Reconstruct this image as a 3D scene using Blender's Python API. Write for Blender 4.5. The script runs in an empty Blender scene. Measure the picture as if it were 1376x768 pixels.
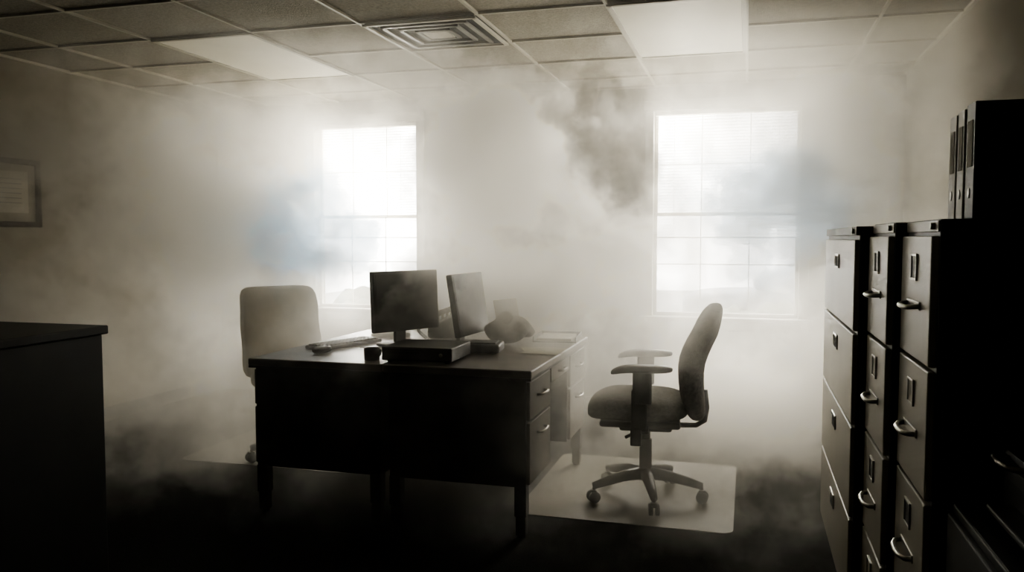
import bpy, bmesh, math, random
from mathutils import Vector, Matrix, Euler
random.seed(4)
scn = bpy.context.scene
R = math.radians

# ------------------------------------------------------------------ materials
def mat(name, col, rough=0.6, metal=0.0, var=0.0, vscale=8.0, bump=0.0, bscale=60.0, spec=0.5):
    m = bpy.data.materials.new(name); m.use_nodes = True
    nt = m.node_tree; b = nt.nodes['Principled BSDF']
    b.inputs['Base Color'].default_value = (*col, 1)
    b.inputs['Roughness'].default_value = rough
    b.inputs['Metallic'].default_value = metal
    b.inputs['Specular IOR Level'].default_value = spec
    tc = nt.nodes.new('ShaderNodeTexCoord')
    if var > 0:
        n = nt.nodes.new('ShaderNodeTexNoise'); n.inputs['Scale'].default_value = vscale; n.inputs['Detail'].default_value = 4
        nt.links.new(tc.outputs['Object'], n.inputs['Vector'])
        r = nt.nodes.new('ShaderNodeValToRGB')
        r.color_ramp.elements[0].position = 0.3; r.color_ramp.elements[1].position = 0.7
        r.color_ramp.elements[0].color = (*[max(0, c*(1-var)) for c in col], 1)
        r.color_ramp.elements[1].color = (*[min(1, c*(1+var)) for c in col], 1)
        nt.links.new(n.outputs['Fac'], r.inputs['Fac']); nt.links.new(r.outputs['Color'], b.inputs['Base Color'])
    if bump > 0:
        n2 = nt.nodes.new('ShaderNodeTexNoise'); n2.inputs['Scale'].default_value = bscale; n2.inputs['Detail'].default_value = 3
        nt.links.new(tc.outputs['Object'], n2.inputs['Vector'])
        bp = nt.nodes.new('ShaderNodeBump'); bp.inputs['Strength'].default_value = bump; bp.inputs['Distance'].default_value = 0.01
        nt.links.new(n2.outputs['Fac'], bp.inputs['Height']); nt.links.new(bp.outputs['Normal'], b.inputs['Normal'])
    return m

M_wall = mat('wall_paint', (0.19, 0.17, 0.13), 0.9, var=0.06, vscale=2, bump=0.1, bscale=120)
M_ceil = mat('ceiling_tile_mineral', (0.23, 0.21, 0.165), 0.95, var=0.25, vscale=90, bump=0.5, bscale=150)
M_tbar = mat('t_bar_enamel', (0.38, 0.355, 0.29), 0.6, var=0.04)
M_carpet = mat('carpet', (0.020, 0.019, 0.016), 1.0, var=0.5, vscale=120, bump=0.8, bscale=220, spec=0.1)
M_trim = mat('trim_paint', (0.30, 0.28, 0.24), 0.6, var=0.05)
M_winframe = mat('window_vinyl', (0.70, 0.68, 0.62), 0.5, var=0.03)
M_diff = mat('troffer_diffuser', (0.70, 0.66, 0.55), 0.6, var=0.03)
M_vent = mat('vent_enamel', (0.10, 0.095, 0.08), 0.5, var=0.1)
M_ventd = mat('vent_dark', (0.01, 0.01, 0.01), 0.8, var=0.1)
M_desk = mat('desk_steel_dark', (0.030, 0.025, 0.019), 0.5, var=0.65, vscale=4)
M_dtop = mat('desk_laminate', (0.09, 0.074, 0.056), 0.30, var=0.5, vscale=5)
M_drawer = mat('desk_drawer_front', (0.11, 0.095, 0.075), 0.45, var=0.25)
M_chrome = mat('brushed_chrome', (0.40, 0.39, 0.36), 0.38, metal=1.0, var=0.05)
M_black = mat('black_plastic', (0.018, 0.018, 0.017), 0.45, var=0.2)
M_grey = mat('dark_grey_plastic', (0.04, 0.04, 0.038), 0.5, var=0.1)
M_screen = mat('lcd_glass', (0.025, 0.025, 0.026), 0.42, var=0.1)
M_fabric = mat('chair_fabric', (0.12, 0.11, 0.095), 0.95, var=0.4, vscale=60, bump=0.6, bscale=260, spec=0.1)
M_beige = mat('chair_vinyl_beige', (0.42, 0.37, 0.28), 0.6, var=0.12, vscale=10, bump=0.2, bscale=80)
M_cab = mat('cabinet_enamel_lit_front', (0.36, 0.335, 0.275), 0.42, var=0.08, vscale=3, bump=0.05, bscale=200)  # filing cabinet fronts; light from the haze put into the paler colour
M_cabd = mat('cabinet_enamel_black_shaded', (0.02, 0.02, 0.018), 0.5, var=0.15)  # black cabinets' paint; also filing cabinet sides, with shade put into the colour
M_label = mat('label_card', (0.45, 0.43, 0.37), 0.8, var=0.1)
M_gap = mat('drawer_gap', (0.006, 0.006, 0.006), 0.9, var=0.1)
M_bindA = mat('binder_white', (0.65, 0.63, 0.56), 0.5, var=0.08)
M_bindB = mat('binder_grey', (0.50, 0.48, 0.42), 0.5, var=0.1)
M_bindC = mat('binder_black', (0.012, 0.012, 0.012), 0.5, var=0.1)
M_paper = mat('paper', (0.5, 0.48, 0.41), 0.85, var=0.08)
M_cert = mat('certificate_paper', (0.38, 0.355, 0.30), 0.85, var=0.08)
M_ink = mat('ink', (0.15, 0.14, 0.13), 0.8, var=0.1)
M_frame = mat('picture_frame_wood', (0.03, 0.023, 0.017), 0.8, var=0.3, spec=0.2)
M_matp = mat('chair_mat_vinyl', (0.20, 0.185, 0.15), 0.42, var=0.08, vscale=4)
M_matp2 = mat('chair_mat_vinyl_dimmed', (0.13, 0.12, 0.095), 0.6, var=0.15, vscale=4)  # left mat; its dimness in the haze put into a darker colour
M_plush = mat('bag_canvas', (0.06, 0.055, 0.045), 0.9, var=0.4, vscale=14, bump=0.4, bscale=60)
M_blind = mat('blind_slat', (0.75, 0.73, 0.66), 0.5, var=0.03)
M_leaf = mat('shrub_leaf', (0.10, 0.11, 0.08), 0.9, var=0.4, vscale=12)
M_asph = mat('asphalt', (0.35, 0.35, 0.34), 0.9, var=0.2)
M_carp = mat('car_paint', (0.10, 0.11, 0.13), 0.3, var=0.05)
M_glass = mat('car_glass', (0.3, 0.33, 0.36), 0.1, var=0.05)

# ------------------------------------------------------------------ builder
class B:
    def __init__(s, name):
        s.name = name; s.bm = bmesh.new(); s.mats = []
    def _add(s, tb, m, M, smooth):
        if m not in s.mats: s.mats.append(m)
        i = s.mats.index(m)
        bmesh.ops.transform(tb, matrix=M, verts=tb.verts)
        for f in tb.faces: f.material_index = i; f.smooth = smooth
        me = bpy.data.meshes.new('t'); tb.to_mesh(me); tb.free()
        s.bm.from_mesh(me); bpy.data.meshes.remove(me)
    def box(s, lo, hi, m, bev=0.004, rot=None, smooth=False, seg=2):
        c = [(a+b)/2 for a, b in zip(lo, hi)]; d = [abs(b-a) for a, b in zip(lo, hi)]
        tb = bmesh.new(); bmesh.ops.create_cube(tb, size=1)
        bmesh.ops.scale(tb, vec=d, verts=tb.verts)
        if bev > 0:
            bmesh.ops.bevel(tb, geom=tb.edges[:], offset=min(bev, min(d)*0.45), segments=seg, affect='EDGES', profile=0.5)
        M = Matrix.Translation(c)
        if rot is not None: M = M @ rot
        s._add(tb, m, M, smooth)
    def cyl(s, a, b, r1, m, r2=None, n=20, smooth=True):
        a = Vector(a); b = Vector(b); d = b-a
        tb = bmesh.new()
        bmesh.ops.create_cone(tb, cap_ends=True, segments=n, radius1=r1, radius2=r1 if r2 is None else r2, depth=d.length)
        q = Vector((0, 0, 1)).rotation_difference(d.normalized()).to_matrix().to_4x4()
        s._add(tb, m, Matrix.Translation((a+b)/2) @ q, smooth)
    def tube(s, pts, r, m, n=10):
        pts = [Vector(p) for p in pts]
        tb = bmesh.new(); rings = []
        for i, p in enumerate(pts):
            t = (pts[min(i+1, len(pts)-1)] - pts[max(i-1, 0)]).normalized()
            q = Vector((0, 0, 1)).rotation_difference(t)
            rr = r[i] if isinstance(r, (list, tuple)) else r
            rings.append([tb.verts.new(p + q @ Vector((rr*math.cos(2*math.pi*k/n), rr*math.sin(2*math.pi*k/n), 0))) for k in range(n)])
        for i in range(len(rings)-1):
            best = min(range(n), key=lambda o: sum((rings[i][k].co-rings[i+1][(k+o) % n].co).length for k in range(0, n, 2)))
            rings[i+1] = rings[i+1][best:]+rings[i+1][:best]
            for k in range(n):
                tb.faces.new((rings[i][k], rings[i][(k+1) % n], rings[i+1][(k+1) % n], rings[i+1][k]))
        tb.faces.new(rings[0][::-1]); tb.faces.new(rings[-1])
        bmesh.ops.recalc_face_normals(tb, faces=tb.faces)
        s._add(tb, m, Matrix.Identity(4), True)
    def blob(s, c, d, m, n=4.0, cuts=9, fn=None, rot=None):
        """rounded cushion (superquadric) with optional deform"""
        tb = bmesh.new(); bmesh.ops.create_cube(tb, size=2)
        bmesh.ops.subdivide_edges(tb, edges=tb.edges[:], cuts=cuts, use_grid_fill=True)
        for v in tb.verts:
            k = (abs(v.co.x)**n+abs(v.co.y)**n+abs(v.co.z)**n)**(1/n)
            v.co = v.co/k
            v.co = Vector((v.co.x*d[0]/2, v.co.y*d[1]/2, v.co.z*d[2]/2))
            if fn: v.co = Vector(fn(v.co))
        M = Matrix.Translation(c)
        if rot is not None: M = M @ rot
        s._add(tb, m, M, True)
    def done(s, loc=(0, 0, 0), rotz=0.0):
        me = bpy.data.meshes.new(s.name); s.bm.to_mesh(me); s.bm.free()
        for m in s.mats: me.materials.append(m)
        o = bpy.data.objects.new(s.name, me); scn.collection.objects.link(o)
        o.location = loc; o.rotation_euler = (0, 0, rotz)
        return o

# ------------------------------------------------------------------ room
XL, XR, YB, YF, HC = -4.44, 1.03, 6.20, -1.2, 2.44
b = B('floor'); b.box((XL-.15, YF-.15, -.12), (XR+.15, YB+.15, 0), M_carpet, 0); b.done()
b = B('wall_left'); b.box((XL-.15, YF-.15, 0), (XL, YB+.15, HC), M_wall, 0); b.done()
b = B('wall_right'); b.box((XR, YF-.15, 0), (XR+.15, YB+.15, HC), M_wall, 0); b.done()
b = B('wall_front'); b.box((XL, YF-.15, 0), (XR, YF, HC), M_wall, 0); b.done()
W = [(-3.50, -2.58, .74, 2.26), (-.68, .36, .74, 2.26)]
b = B('wall_back')
xs = [XL, W[0][0], W[0][1], W[1][0], W[1][1], XR]
for i in (0, 2, 4): b.box((xs[i], YB, 0), (xs[i+1], YB+.15, HC), M_wall, 0)
for w in W:
    b.box((w[0], YB, 0), (w[1], YB+.15, w[2]), M_wall, 0)
    b.box((w[0], YB, w[3]), (w[1], YB+.15, HC), M_wall, 0)
b.done()
b = B('ceiling'); b.box((XL-.15, YF-.15, HC+.01), (XR+.15, YB+.15, HC+.12), M_ceil, 0); b.done()
b = B('trim_1')   # suspended ceiling T-bar grid
gx = [-.02-.65*k for k in range(-1, 7)]
gy = [3.97+.61*k for k in range(-8, 4)]
for x in gx: b.box((x-.008, YF, HC-.003), (x+.008, YB, HC+.012), M_tbar, .001)
for y in gy: b.box((XL, y-.008, HC-.002), (XR, y+.008, HC+.012), M_tbar, .001)
for (x0, x1, y0, y1) in ((XL, XL+.02, YF, YB), (XR-.02, XR, YF, YB), (XL, XR, YB-.02, YB)):
    b.box((x0, y0, HC-.006), (x1, y1, HC+.012), M_tbar, .001)
b.done()
for n, a in (('baseboard_left', ((XL, YF, 0), (XL+.015, YB, .10))), ('baseboard_right', ((XR-.015, YF, 0), (XR, YB, .10))), ('baseboard_back', ((XL, YB-.015, 0), (XR, YB, .10)))):
    b = B(n); b.box(*a, M_black, .003); b.done()
# windows
for i, w in enumerate(W):
    x0, x1, z0, z1 = w
    b = B('window_%d' % (i+1))
    c = .065
    b.box((x0-c, YB-.018, z0-.02), (x0, YB+.01, z1+c), M_trim); b.box((x1, YB-.018, z0-.02), (x1+c, YB+.01, z1+c), M_trim)
    b.box((x0-c-.01, YB-.022, z1), (x1+c+.01, YB+.01, z1+c+.01), M_trim)
    b.box((x0-c-.03, YB-.07, z0-.03), (x1+c+.03, YB+.05, z0), M_trim, .006)
    b.box((x0-c, YB-.016, z0-.10), (x1+c, YB, z0-.03), M_trim)
    f = .026; zm = (z0+z1)/2
    for (ya, za, zb) in ((YB+.05, z0, zm+.013), (YB+.085, zm-.013, z1)):
        b.box((x0, ya, za), (x0+f, ya+.03, zb), M_winframe); b.box((x1-f, ya, za), (x1, ya+.03, zb), M_winframe)
        b.box((x0, ya, za), (x1, ya+.03, za+f), M_winframe); b.box((x0, ya, zb-f), (x1, ya+.03, zb), M_winframe)
        for k in (1, 2):
            x = x0+(x1-x0)*k/3
            b.box((x-.003, ya+.010, za), (x+.003, ya+.018, zb), M_winframe, .001)
        b.box((x0, ya+.010, (za+zb)/2-.003), (x1, ya+.018, (za+zb)/2+.003), M_winframe, .001)
    # mini-blind: head rail and open slats
    b.box((x0+.01, YB+.012, z1-.03), (x1-.01, YB+.04, z1-.002), M_blind, .003)
    nsl = 40
    for k in range(nsl):
        z = z1-.05-k*.022
        b.box((x0+.015, YB+.015, z), (x1-.015, YB+.035, z+.0012), M_blind, 0)
    b.box((x0+.015, YB+.014, z1-.05-nsl*.022-.008), (x1-.015, YB+.038, z1-.05-nsl*.022), M_blind, .002)
    for x in (x0+.15, x1-.15): b.box((x-.001, YB+.025, z1-.05-nsl*.022), (x+.001, YB+.027, z1-.03), M_blind, 0)
    b.done()
# troffers
def troffer(x0, x1, y0, y1):
    b = B('ceiling_light_panel')
    for a in (((x0, y0), (x0+.025, y1)), ((x1-.025, y0), (x1, y1)), ((x0, y0), (x1, y0+.025)), ((x0, y1-.025), (x1, y1))):
        b.box((*a[0], HC-.010), (*a[1], HC+.008), M_tbar, .002)
    b.box((x0+.02, y0+.02, HC-.004), (x1-.02, y1-.02, HC+.008), M_diff, .002)
    b.done()
troffer(-.67, -.02, 3.97, 5.19); troffer(-3.27, -2.62, 3.97, 5.19)
# vent
b = B('air_vent'); x0, x1, y0, y1 = -1.95, -1.33, 3.97, 4.57
cx, cy = (x0+x1)/2, (y0+y1)/2
for k in range(4):
    h = .31-k*.07; z = HC-.011+.002*k
    mm = M_vent if k else M_tbar; t = .022
    for a in (((cx-h, cy-h), (cx-h+t, cy+h)), ((cx+h-t, cy-h), (cx+h, cy+h)), ((cx-h, cy-h), (cx+h, cy-h+t)), ((cx-h, cy+h-t), (cx+h, cy+h))):
        b.box((*a[0], z-.008), (*a[1], z+.004), mm, .002)
b.box((cx-.07, cy-.07, HC-.012), (cx+.07, cy+.07, HC), M_tbar, .002)
b.box((cx-.3, cy-.3, HC-.003), (cx+.3, cy+.3, HC+.008), M_ventd, 0)
b.done()

# ------------------------------------------------------------------ desks (user side = +x in local)
def desk():
    b = B('office_desk'); Dx, Ly = .695, 1.30
    b.box((0, 0, .715), (Dx, Ly, .75), M_dtop, .006)
    b.box((.002, .002, .705), (Dx-.002, Ly-.002, .716), M_desk, .001)
    for (y0, y1) in ((.02, .43), (.87, 1.28)):
        b.box((.02, y0, .23), (Dx-.03, y1, .706), M_desk, .004)
        zs = [.235, .52, .70]
        for k in range(2):
            b.box((Dx-.032, y0+.012, zs[k]+.006), (Dx-.014, y1-.012, zs[k+1]-.006), M_drawer, .004)
            zc = zs[k+1]-.08 if k == 1 else zs[k+1]-.07; yc = (y0+y1)/2
            b.tube([(Dx-.016, yc-.065, zc), (Dx+.008, yc-.055, zc), (Dx+.012, yc, zc), (Dx+.008, yc+.055, zc), (Dx-.016, yc+.065, zc)], .006, M_chrome, 8)
    b.box((.03, .43, .62), (Dx-.03, .87, .706), M_desk, .003)
    b.box((Dx-.032, .44, .625), (Dx-.014, .86, .70), M_drawer, .004)
    b.tube([(Dx-.016, .59, .66), (Dx+.008, .6, .66), (Dx+.01, .65, .66), (Dx+.008, .7, .66), (Dx-.016, .71, .66)], .006, M_chrome, 8)
    b.box((.02, .42, .30), (.035, .88, .706), M_desk, .002)   # modesty panel
    for x in (.045, Dx-.055):
        for y in (.045, Ly-.045):
            b.box((x-.027, y-.027, .10), (x+.027, y+.027, .235), M_desk, .003)
            b.box((x-.022, y-.022, .015), (x+.022, y+.022, .11), M_desk, .003)
            b.cyl((x, y, 0.0045), (x, y, .018), .02, M_desk)
    return b
desk().done((-1.578, 3.38, 0))
desk().done((-1.585, 4.68, 0), math.pi)

# ------------------------------------------------------------------ swivel chairs (facing -x)
def star_base(b, off=0.0, post=.36):
    for k in range(5):
        a = off+k*2*math.pi/5; ca, sa = math.cos(a), math.sin(a)
        b.tube([(.02*ca, .02*sa, .125), (.12*ca, .12*sa, .118), (.22*ca, .22*sa, .098), (.285*ca, .285*sa, .082)], [.032, .028, .023, .018], M_black, 10)
        b.cyl((.28*ca, .28*sa, .05), (.28*ca, .28*sa, .09), .009, M_black)
        px, py = -sa, ca
        for sgn in (-1, 1):
            c0 = Vector((.285*ca+px*sgn*.008, .285*sa+py*sgn*.008, .029))
            c1 = c0+Vector((px, py, 0))*sgn*.016
            b.cyl(c0, c1, .029, M_black)
        b.box((.285*ca-.017, .285*sa-.017, .040), (.285*ca+.017, .285*sa+.017, .064), M_black, .006)
    b.cyl((0, 0, .095), (0, 0, .15), .045, M_black, .036)
    b.cyl((0, 0, .14), (0, 0, .30), .031, M_black); b.cyl((0, 0, .29), (0, 0, post+.02), .022, M_grey)

b = B('swivel_chair'); star_base(b, R(-8))
b.box((-.13, -.09, .355), (.13, .09, .40), M_black, .012)
b.box((-.22, -.20, .395), (.17, .20, .425), M_black, .012)
def seatfn(v):
    x, y, z = v
    z += -.35*max(0, -x-.12)**1.5*1.2 + .05*(y/.24)**2*.3
    return (x, y, z)
b.blob((-.04, 0, .475), (.50, .50, .125), M_fabric, 3.4, 10, seatfn)
def backfn(v):
    x, y, z = v
    t = (z+.27)/.54
    x += .10*max(0, t-.45)**1.4*1.9 - .03*math.sin(math.pi*min(1, t*1.3)) - .18*y*y
    y *= 1-.25*max(0, t-.6)-.12*max(0, .35-t)
    return (x, y, z)
b.blob((.25, 0, .705), (.125, .48, .58), M_fabric, 3.0, 11, backfn)
b.tube([(.02, 0, .385), (.18, 0, .378), (.25, 0, .38), (.29, 0, .405), (.30, 0, .47), (.29, 0, .56)], .013, M_black)
b.cyl((-.03, -.21, .385), (-.09, -.24, .36), .008, M_black)
for s in (-1, 1):
    y = s*.275
    b.box((-.05, min(s*.12, s*.28), .388), (.02, max(s*.12, s*.28), .412), M_black, .006)
    b.box((-.065, y-.016, .33 if s < 0 else .39), (-.01, y+.016, .42), M_black, .008)
    b.box((-.062, y-.014, .40), (.012, y+.014, .60), M_black, .008)
    b.box((-.056, y-.018, .53), (.034, y+.018, .69), M_black, .010)
    def padfn(v):
        x, yy, z = v
        return (x, yy*(1-.25*abs(x)/.14), z-.02*max(0, -x/.14)**3*1.0)
    b.blob((-.015, y, .700), (.29, .088, .038), M_black, 3.4, 7, padfn)
b.done((-.48, 4.14, 0.0045), R(5))

b = B('office_chair'); star_base(b, R(20))
b.box((-.13, -.09, .355), (.13, .09, .40), M_black, .012)
b.blob((-.03, 0, .455), (.48, .50, .12), M_beige, 3.6, 10, seatfn)
def back2(v):
    x, y, z = v
    t = (z+.28)/.56
    return (x+.10*t-.25*y*y+.008*math.sin(t*14), y*(1-.05*t), z)
b.blob((.20, 0, .735), (.10, .50, .56), M_beige, 9.0, 11, back2)
b.tube([(.02, 0, .385), (.18, 0, .375), (.24, 0, .40), (.27, 0, .5), (.27, 0, .62)], .014, M_black)
b.done((-2.62, 4.38, .0045), R(142))

# ------------------------------------------------------------------ chair mats
def chair_mat(x0, x1, y0, y1, m):
    b = B('chair_mat')
    tb = bmesh.new(); r = .05; pts = []
    for (cx_, cy_, a0) in ((x1-r, y1-r, 0), (x0+r, y1-r, 90), (x0+r, y0+r, 180), (x1-r, y0+r, 270)):
        for k in range(7):
            a = R(a0+k*15); pts.append((cx_+r*math.cos(a), cy_+r*math.sin(a)))
    f = tb.faces.new([tb.verts.new((p[0], p[1], .0005)) for p in pts])
    e = bmesh.ops.extrude_face_region(tb, geom=[f])
    bmesh.ops.translate(tb, vec=(0, 0, .003), verts=[v for v in e['geom'] if isinstance(v, bmesh.types.BMVert)])
    bmesh.ops.recalc_face_normals(tb, faces=tb.faces)
    b._add(tb, m, Matrix.Identity(4), False); b.done()
chair_mat(-1.06, -.04, 3.72, 4.86, M_matp); chair_mat(-3.25, -2.15, 4.1, 5.2, M_matp2)

# ------------------------------------------------------------------ desktop items
def monitor(loc, yaw, tilt, w=.42, h=.315, zb=.07):
    """panel along local y, screen faces +x"""
    b = B('computer_monitor')
    T = Matrix.Rotation(tilt, 4, 'Y')
    c = Vector((0, 0, zb+h/2))
    def tb(lo, hi, m, bev=.004):
        cc = Vector([(p+q)/2 for p, q in zip(lo, hi)]); d = [q-p for p, q in zip(lo, hi)]
        pos = c + T @ cc
        b.box([pos[i]-d[i]/2 for i in range(3)], [pos[i]+d[i]/2 for i in range(3)], m, bev, rot=T)
    tb((-.018, -w/2, -h/2), (.016, w/2, h/2), M_grey, .006)
    tb((.0145, -w/2+.016, -h/2+.02), (.0175, w/2-.016, h/2-.016), M_screen, .0005)
    tb((-.045, -w*.3, -h*.32), (-.012, w*.3, h*.3), M_grey, .014)
    for k in range(7): tb((-.0465, -w*.2, -.02+k*.012), (-.044, w*.2, -.015+k*.012), M_black, 0)
    b.box((-.062, -.035, .015), (-.038, .035, zb+h*.55), M_black, .006)
    b.blob((-.03, 0, .010), (.19, .24, .02), M_black, 5, 7)
    b.done(loc, yaw)
monitor((-1.73, 3.99, .7505), R(-28), R(-3), .43, .315, .085)
monitor((-1.42, 4.12, .7505), R(-4), R(-9), .41, .325, .06)

b = B('desktop_computer')
b.box((-.17, -.15, .008), (.17, .15, .072), M_black, .006)
b.box((-.165, -.154, .014), (.165, -.148, .066), M_grey, .003)
b.box((-.14, -.156, .042), (.02, -.15, .054), M_black, .001)
b.cyl((.12, -.157, .04), (.12, -.15, .04), .009, M_chrome)
for x in (-.14, .14):
    for y in (-.12, .12): b.cyl((x, y, 0), (x, y, .01), .012, M_black)
b.done((-1.45, 3.60, .7505), R(2))
b = B('docking_station'); b.box((-.09, -.09, 0), (.09, .09, .045), M_black, .01); b.box((-.07, -.07, .044), (.07, .05, .052), M_grey, .003); b.done((-1.27, 3.92, .7505), R(8))
b = B('coffee_mug'); b.cyl((0, 0, 0), (0, 0, .055), .036, M_black, .038, 28); b.cyl((0, 0, .0555), (0, 0, .0565), .031, M_gap, None, 28)
b.tube([(.037, .0, .045), (.055, 0.01, .04), (.055, 0.01, .018), (.037, 0, .012)], .005, M_black)
b.done((-1.69, 3.50, .7505), R(60))
b = B('keyboard'); b.box((-.07, -.22, 0), (.07, .22, .018), M_grey, .006)
for i in range(5):
    for j in range(15): b.box((-.058+i*.0235, -.208+j*.028, .016), (-.038+i*.0235, -.184+j*.028, .025), M_black, .003, seg=1)
b.done((-2.06, 3.94, .7505), R(-16))
b = B('computer_mouse'); b.blob((0, 0, .017), (.062, .11, .036), M_black, 2.5, 7); b.done((-2.03, 3.64, .7505), R(-20))
b = B('paper_stack')
for k in range(6): b.box((-.108, -.14, k*.004), (.108, .14, k*.004+.0035), M_paper, 0, rot=Matrix.Rotation(R(random.uniform(-9, 9)), 4, 'Z'))
b.done((-2.02, 4.44, .7505), R(30))
# telephone
b = B('desk_telephone')
def wedge(v):
    return (v[0], v[1], v[2]+(.05*(v[0]/.1+.6) if v[2] > 0 else 0))
b.blob((0, 0, .045), (.20, .22, .08), M_black, 8, 6, wedge)
for i in range(4):
    for j in range(3): b.box((-.05+i*.026, -.01+j*.026, .085+i*.013), (-.034+i*.026, .008+j*.026, .118+i*.013), M_grey, .002, seg=1)
b.tube([(-.09, -.075, .12), (-.05, -.075, .142), (.0, -.075, .16), (.06, -.075, .18), (.10, -.075, .19)], [.024, .017, .016, .017, .024], M_black, 12)
b.cyl((-.09, -.075, .07), (-.09, -.075, .12), .028, M_black); b.cyl((.10, -.075, .115), (.10, -.075, .19), .028, M_black)
pts = []
for k in range(120):
    t = k/119; a = t*2*math.pi*17
    pts.append((-.10-.05*math.sin(math.pi*t)+.008*math.cos(a), -.075-.09*t, .07-.055*t+.008*math.sin(a)+.02*math.sin(math.pi*t)))
b.tube(pts, .0025, M_black, 5)
b.done((-1.66, 4.40, .7505), R(20))
b = B('document_holder')
b.box((-.006, -.11, 0.01), (.006, .11, .22), M_grey, .004, rot=Matrix.Rotation(R(-12), 4, 'Y')); b.box((-.07, -.08, 0), (.05, .08, .012), M_black, .004)
b.done((-1.33, 4.55, .7505), R(-20))
b = B('shoulder_bag')
def bagfn(v):
    x, y, z = v
    k = 1-.45*max(0, z/.07)
    return (x*k+.014*math.sin(28*z+19*y), y*k+.014*math.sin(32*x+23*z), z+.018*math.sin(26*x+24*y))
b.blob((0, 0, .075), (.26, .24, .11), M_plush, 2.8, 14, bagfn)
b.blob((-.05, -.02, .115), (.13, .15, .09), M_plush, 2.3, 12, bagfn)
b.done((-1.23, 4.25, .7535), R(15))
b = B('paper_tray')
b.box((-.12, -.15, 0), (.12, .15, .006), M_grey, .002)
b.box((-.12, -.15, 0), (-.114, .15, .03), M_grey, .002); b.box((.114, -.15, 0), (.12, .15, .03), M_grey, .002); b.box((-.12, .144, 0), (.12, .15, .03), M_grey, .002)
b.box((-.10, -.13, .006), (.09, .13, .020), M_paper, 0)
b.done((-1.02, 4.50, .7505), R(5))
b = B('loose_papers')
for k, (x, y, a) in enumerate(((0, 0, 10), (.02, -.03, -15))):
    b.box((x-.09, y-.12, k*.002), (x+.09, y+.12, k*.002+.0015), M_paper, 0, rot=Matrix.Rotation(R(a), 4, 'Z'))
b.done((-1.00, 4.02, .7505), R(12))
b = B('computer_cable')
b.tube([(-1.60, 4.02, .754), (-1.61, 3.98, .775), (-1.60, 3.92, .758), (-1.58, 3.83, .757), (-1.55, 3.775, .765), (-1.53, 3.765, .79)], .004, M_black, 8)
b.tube([(-1.65, 3.64, .755), (-1.68, 3.68, .757), (-1.74, 3.74, .757), (-1.80, 3.80, .757), (-1.92, 3.84, .757)], .003, M_black, 8)
b.done()

# ------------------------------------------------------------------ filing cabinets
def vertical_cab(X, Y0, Y1, H=1.365):
    b = B('filing_cabinet'); D = XR-.02-X
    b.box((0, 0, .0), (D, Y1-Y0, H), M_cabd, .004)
    w = Y1-Y0; n = 4; z0 = .05; z1 = H-.035; dh = (z1-z0)/n
    b.box((-.004, .006, H-.03), (.006, w-.006, H-.003), M_cab, .002)
    b.cyl((-.012, .05, H-.016), (0, .05, H-.016), .008, M_chrome)
    for k in range(n):
        a = z0+k*dh; c = w/2
        b.box((-.016, .014, a+.005), (.004, w-.014, a+dh-.005), M_cab, .004)
        zl = a+dh*.74
        for q in (((c-.036, zl-.03), (c-.030, zl+.03)), ((c+.030, zl-.03), (c+.036, zl+.03)), ((c-.036, zl-.034), (c+.036, zl-.028)), ((c-.036, zl+.028), (c+.036, zl+.034))):
            b.box((-.021, *q[0]), (-.014, *q[1]), M_chrome, .001)
        b.box((-.018, c-.031, zl-.029), (-.0155, c+.031, zl+.029), M_cabd if k % 2 else M_label, 0)
        zh = a+dh*.44
        b.tube([(-.014, c-.075, zh), (-.034, c-.068, zh-.002), (-.044, c-.04, zh-.004), (-.046, c, zh-.004), (-.044, c+.04, zh-.004), (-.034, c+.068, zh-.002), (-.014, c+.075, zh)], .0065, M_chrome, 10)
        b.box((-.020, c-.08, zh-.010), (-.014, c+.08, zh+.012), M_chrome, .002)
    b.done((X, Y0, 0))
vertical_cab(.43, 2.10, 2.50); vertical_cab(.40, 2.515, 2.915)
b = B('lateral_filing_cabinet'); X = .36; w = 1.07; D = XR-.02-X; H = 1.36
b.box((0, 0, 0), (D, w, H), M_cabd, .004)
b.box((-.012, 0, H-.03), (.01, w, H), M_cabd, .003)
dh = (H-.09)/4
for k in range(4):
    a = .05+k*dh
    b.box((-.014, .012, a+.005), (.004, w-.012, a+dh-.005), M_cab, .004)
    zl = a+dh*.72; c = w/2
    b.box((-.020, c-.065, zl-.028), (-.012, c+.065, zl+.028), M_chrome, .003)
    b.box((-.0215, c-.055, zl-.020), (-.018, c+.055, zl+.02), M_gap, .001)
    b.box((-.023, c+.0, zl-.018), (-.020, c+.045, zl+.018), M_label, .0)
b.cyl((-.02, .06, H-.016), (0, .06, H-.016), .009, M_chrome)
b.done((X, 2.94, 0))

def binder(y0, th, h, m, x0=.50):
    b = B('ring_binder')
    b.box((0, 0, 0), (.27, .004, h), m, .0015); b.box((0, th-.004, 0), (.27, th, h), m, .0015); b.box((-.002, 0, 0), (.004, th, h), m, .0015)
    b.box((.012, .006, .006), (.26, th-.006, h-.012), M_paper, 0)
    b.cyl((-.003, th/2, .06), (.001, th/2, .06), .012, M_chrome)
    b.box((-.0035, th*.2, h*.45), (-.001, th*.8, h*.85), M_paper, 0)
    b.done((x0, y0, 1.366))
binder(2.115, .075, .268, M_bindC, .50)
binder(2.20, .06, .262, M_bindA, .497)
binder(2.27, .065, .258, M_bindB, .495)
b = B('two_drawer_filing_cabinet')
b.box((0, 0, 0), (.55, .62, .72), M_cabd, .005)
for k in range(2):
    b.box((-.014, .012, .05+k*.33), (.003, .608, .37+k*.33), M_cabd, .004)
    b.tube([(-.014, .22, .26+k*.33), (-.04, .24, .26+k*.33), (-.044, .31, .26+k*.33), (-.04, .38, .26+k*.33), (-.014, .40, .26+k*.33)], .007, M_chrome)
b.done((.46, 1.42, 0))
b = B('desktop_printer')
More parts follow.
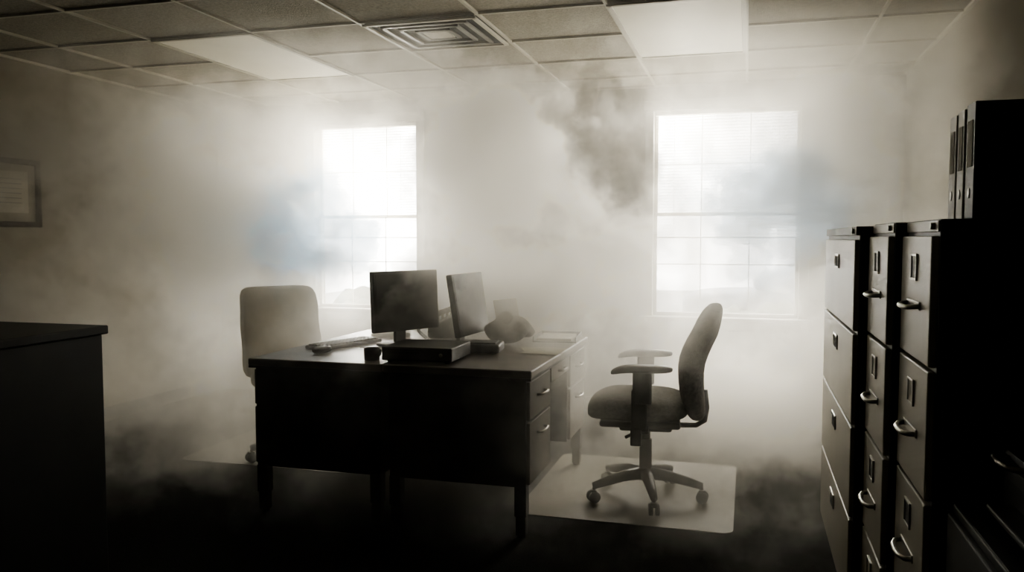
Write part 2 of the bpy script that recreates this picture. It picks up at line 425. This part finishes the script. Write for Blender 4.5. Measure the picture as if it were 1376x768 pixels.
b.box((0, 0, 0), (.42, .46, .15), M_black, .015); b.box((.03, .03, .14), (.40, .43, .20), M_black, .02)
b.box((-.05, .08, .03), (.08, .38, .045), M_black, .005)
b.box((-.004, .06, .09), (.003, .40, .12), M_grey, .002)
b.tube([(-.002, .30, .135), (-.03, .31, .137), (-.034, .36, .137), (-.03, .41, .137), (-.002, .42, .135)], .006, M_chrome)
b.done((.54, 1.52, .722))
b = B('storage_cabinet')
b.box((0, 0, 0), (1.0, .95, 1.045), M_cabd, .004); b.box((-.012, -.012, 1.045), (1.012, .962, 1.07), M_cabd, .004)
b.box((.01, -.012, .06), (.497, .003, 1.03), M_cabd, .003); b.box((.503, -.012, .06), (.99, .003, 1.03), M_cabd, .003)
for x in (.47, .53): b.cyl((x, -.03, .5), (x, -.03, .62), .006, M_chrome)
b.done((-2.78, .98, 0))
b = B('framed_certificate'); y0, y1, z0, z1 = 3.72, 4.30, 1.39, 1.82; t = .035
for a in (((y0, z0), (y0+t, z1)), ((y1-t, z0), (y1, z1)), ((y0, z0), (y1, z0+t)), ((y0, z1-t), (y1, z1))):
    b.box((XL+.001, *a[0]), (XL+.026, *a[1]), M_frame, .005)
b.box((XL+.001, y0+.02, z0+.02), (XL+.010, y1-.02, z1-.02), M_wall, 0)
b.box((XL+.010, y0+.09, z0+.09), (XL+.012, y1-.09, z1-.08), M_cert, 0)
for k in range(6): b.box((XL+.0122, y0+.14+.01*k % 3*.01, z1-.13-k*.03), (XL+.0128, y1-.14, z1-.125-k*.03), M_ink, 0)
b.done()

# ------------------------------------------------------------------ outside
b = B('ground_outside'); b.box((-12, YB+.2, -.4), (10, 26, -.3), M_asph, 0); b.done()
b = B('hedge_outside')
for k in range(60):
    b.blob((random.uniform(-5, 1.6), random.uniform(9.0, 9.6), random.uniform(-.2, .42)), [random.uniform(.4, .7)]*3, M_leaf, 2.2, 4, lambda v: (v.x+.03*math.sin(30*v.z), v.y, v.z+.03*math.sin(28*v.x)))
b.done()
b = B('parked_car')
b.blob((0, 0, .55), (4.3, 1.7, .62), M_carp, 5, 9)
b.blob((.1, 0, 1.0), (2.4, 1.5, .75), M_glass, 3.5, 9, lambda v: (v.x*(1-.3*max(0, v.z/.37)), v.y, v.z))
for x in (-1.35, 1.35):
    b.cyl((x, -.86, .32), (x, -.6, .32), .32, M_black, n=28); b.cyl((x, .6, .32), (x, .86, .32), .32, M_black, n=28)
b.done((1.2, 13.0, -.3), R(4))

# ------------------------------------------------------------------ smoke
sm = bpy.data.materials.new('smoke_volume'); sm.use_nodes = True
nt = sm.node_tree; nt.nodes.clear(); L = nt.links.new; N = nt.nodes.new
out = N('ShaderNodeOutputMaterial'); vs = N('ShaderNodeVolumePrincipled'); L(vs.outputs[0], out.inputs['Volume'])
vs.inputs['Anisotropy'].default_value = 0.45
vs.inputs['Density Attribute'].default_value = ''
geo = N('ShaderNodeNewGeometry')
def mth(op, a, b_=None, c=None, clamp=False):
    n = N('ShaderNodeMath'); n.operation = op; n.use_clamp = clamp
    for i, v in enumerate((a, b_, c)):
        if v is None: continue
        if isinstance(v, (int, float)): n.inputs[i].default_value = v
        else: L(v, n.inputs[i])
    return n.outputs[0]
def vm(op, a, b_=None, sc=None):
    n = N('ShaderNodeVectorMath'); n.operation = op
    for i, v in enumerate((a, b_)):
        if v is None: continue
        if isinstance(v, (tuple, list)): n.inputs[i].default_value = v
        else: L(v, n.inputs[i])
    if sc is not None: n.inputs['Scale'].default_value = sc
    return n.outputs[1] if op in ('LENGTH', 'DISTANCE') else n.outputs[0]
def mr(v, a, b_, c, d):
    n = N('ShaderNodeMapRange'); n.interpolation_type = 'SMOOTHSTEP'
    L(v, n.inputs[0])
    for i, q in enumerate((a, b_, c, d)): n.inputs[i+1].default_value = q
    return n.outputs[0]
P = geo.outputs['Position']
nz = N('ShaderNodeTexNoise'); nz.inputs['Scale'].default_value = 2.4; nz.inputs['Detail'].default_value = 4; nz.inputs['Roughness'].default_value = .62
L(P, nz.inputs['Vector'])
wv = vm('SCALE', vm('SUBTRACT', nz.outputs['Color'], (.5, .5, .5)), None, 1.5)
PW = vm('ADD', P, wv)
n2 = N('ShaderNodeTexNoise'); n2.inputs['Scale'].default_value = 1.0; n2.inputs['Detail'].default_value = 2; n2.inputs['Roughness'].default_value = .5
L(PW, n2.inputs['Vector'])
bill = mr(n2.outputs['Fac'], .46, .56, .25, 2.5)
sx = N('ShaderNodeSeparateXYZ'); L(PW, sx.inputs[0])
sp = N('ShaderNodeSeparateXYZ'); L(P, sp.inputs[0])
# smoke bank thins towards the camera end of the room, clearer just under the ceiling there
yy = mth('SUBTRACT', sx.outputs['Y'], mr(sp.outputs['Z'], 1.75, 2.3, 0, .55))
base = mth('MULTIPLY', mr(yy, 2.9, 4.0, 0.02, 0.58), bill)
blobs = [  # centre, radii, density
    ((-1.45, 4.9, 1.80), (.66, .5, .50), 3.0),
    ((.62, 5.2, 1.78), (.30, .40, .32), 1.6),
    ((.14, 5.2, 1.50), (.38, .4, .34), 4.4),
    ((-2.90, 5.1, 1.35), (.38, .5, .38), 3.6),
    ((-3.6, 4.8, 1.5), (.8, .8, .8), 1.0),
    ((.2, 4.9, .35), (.9, .7, .42), 1.6),
    ((-1.35, 4.25, 1.0), (.85, .42, .28), 2.3),
]
def ell(c, r):
    return vm('LENGTH', vm('DIVIDE', vm('SUBTRACT', PW, c), r))
dens = base
for c, r, k in blobs:
    dens = mth('ADD', dens, mr(ell(c, r), .86, 1.01, k, 0))
void = mr(ell((-.82, 5.2, 2.0), (.34, 2.2, .44)), .86, .98, .03, 1)
void2 = mr(ell((-2.35, 5.2, 2.05), (.22, 2.0, .35)), .75, .98, .1, 1)
dens = mth('MULTIPLY', mth('MULTIPLY', dens, void), void2)
# plume's self-shadow put into the smoke colour, beside the right-hand window
plume_shade = mth('MAXIMUM', mr(ell((-.60, 4.35, 1.62), (.25, .32, .17)), .84, 1.0, 1, 0), mr(ell((-.78, 4.4, 1.95), (.22, .34, .28)), .84, 1.0, 1, 0))
plume_shade = mth('MAXIMUM', plume_shade, mr(ell((-1.9, 4.8, 2.0), (.2, .3, .22)), .7, 1.0, .5, 0))
dens = mth('ADD', dens, mth('MULTIPLY', plume_shade, 4.5))
dens = mth('MULTIPLY', dens, mr(sp.outputs['Y'], 2.7, 3.3, 0, 1))
L(dens, vs.inputs['Density'])
bl = mth('MAXIMUM', mr(ell((.14, 5.2, 1.50), (.48, .8, .44)), .7, 1.1, 1, 0), mr(ell((-2.90, 5.1, 1.35), (.46, .8, .44)), .7, 1.1, 1, 0))
mx = N('ShaderNodeMix'); mx.data_type = 'RGBA'; L(bl, mx.inputs[0])
mx.inputs[6].default_value = (.93, .91, .865, 1); mx.inputs[7].default_value = (.68, .83, 1.0, 1)
m2 = N('ShaderNodeMix'); m2.data_type = 'RGBA'; L(mth('MULTIPLY', plume_shade, .9), m2.inputs[0]); L(mx.outputs[2], m2.inputs[6])
m2.inputs[7].default_value = (.13, .115, .09, 1)  # dark brown smoke albedo carrying the self-shadow
L(m2.outputs[2], vs.inputs['Color'])
b = B('smoke_cloud'); b.box((XL+.03, 2.7, .006), (XR-.03, YB-.03, HC-.022), sm, 0); o = b.done()

# ------------------------------------------------------------------ light
w = bpy.data.worlds.new('sky'); scn.world = w; w.use_nodes = True
w.node_tree.nodes['Background'].inputs[0].default_value = (1, .98, .93, 1)
w.node_tree.nodes['Background'].inputs[1].default_value = 20.0
for i, (x0, x1, z0, z1) in enumerate(W):
    l = bpy.data.lights.new('window_daylight', 'AREA'); l.shape = 'RECTANGLE'; l.size = 1.5; l.size_y = 1.7
    l.energy = 380; l.color = (1, .94, .79)
    o = bpy.data.objects.new('window_daylight', l); scn.collection.objects.link(o)
    o.location = ((x0+x1)/2, YB+.75, 1.95); o.rotation_euler = (R(-80), 0, 0)

# ------------------------------------------------------------------ camera
cd = bpy.data.cameras.new('camera'); cd.lens = 28.8; cd.sensor_width = 36
co = bpy.data.objects.new('camera', cd); scn.collection.objects.link(co)
co.location = (0, 0, 1.32); co.rotation_euler = (R(90-3.33), 0, R(16))
scn.camera = co
try:
    scn.cycles.volume_bounces = 2
    scn.view_settings.view_transform = 'AgX'
    scn.view_settings.look = 'AgX - Medium High Contrast'
except Exception as e: print(e)
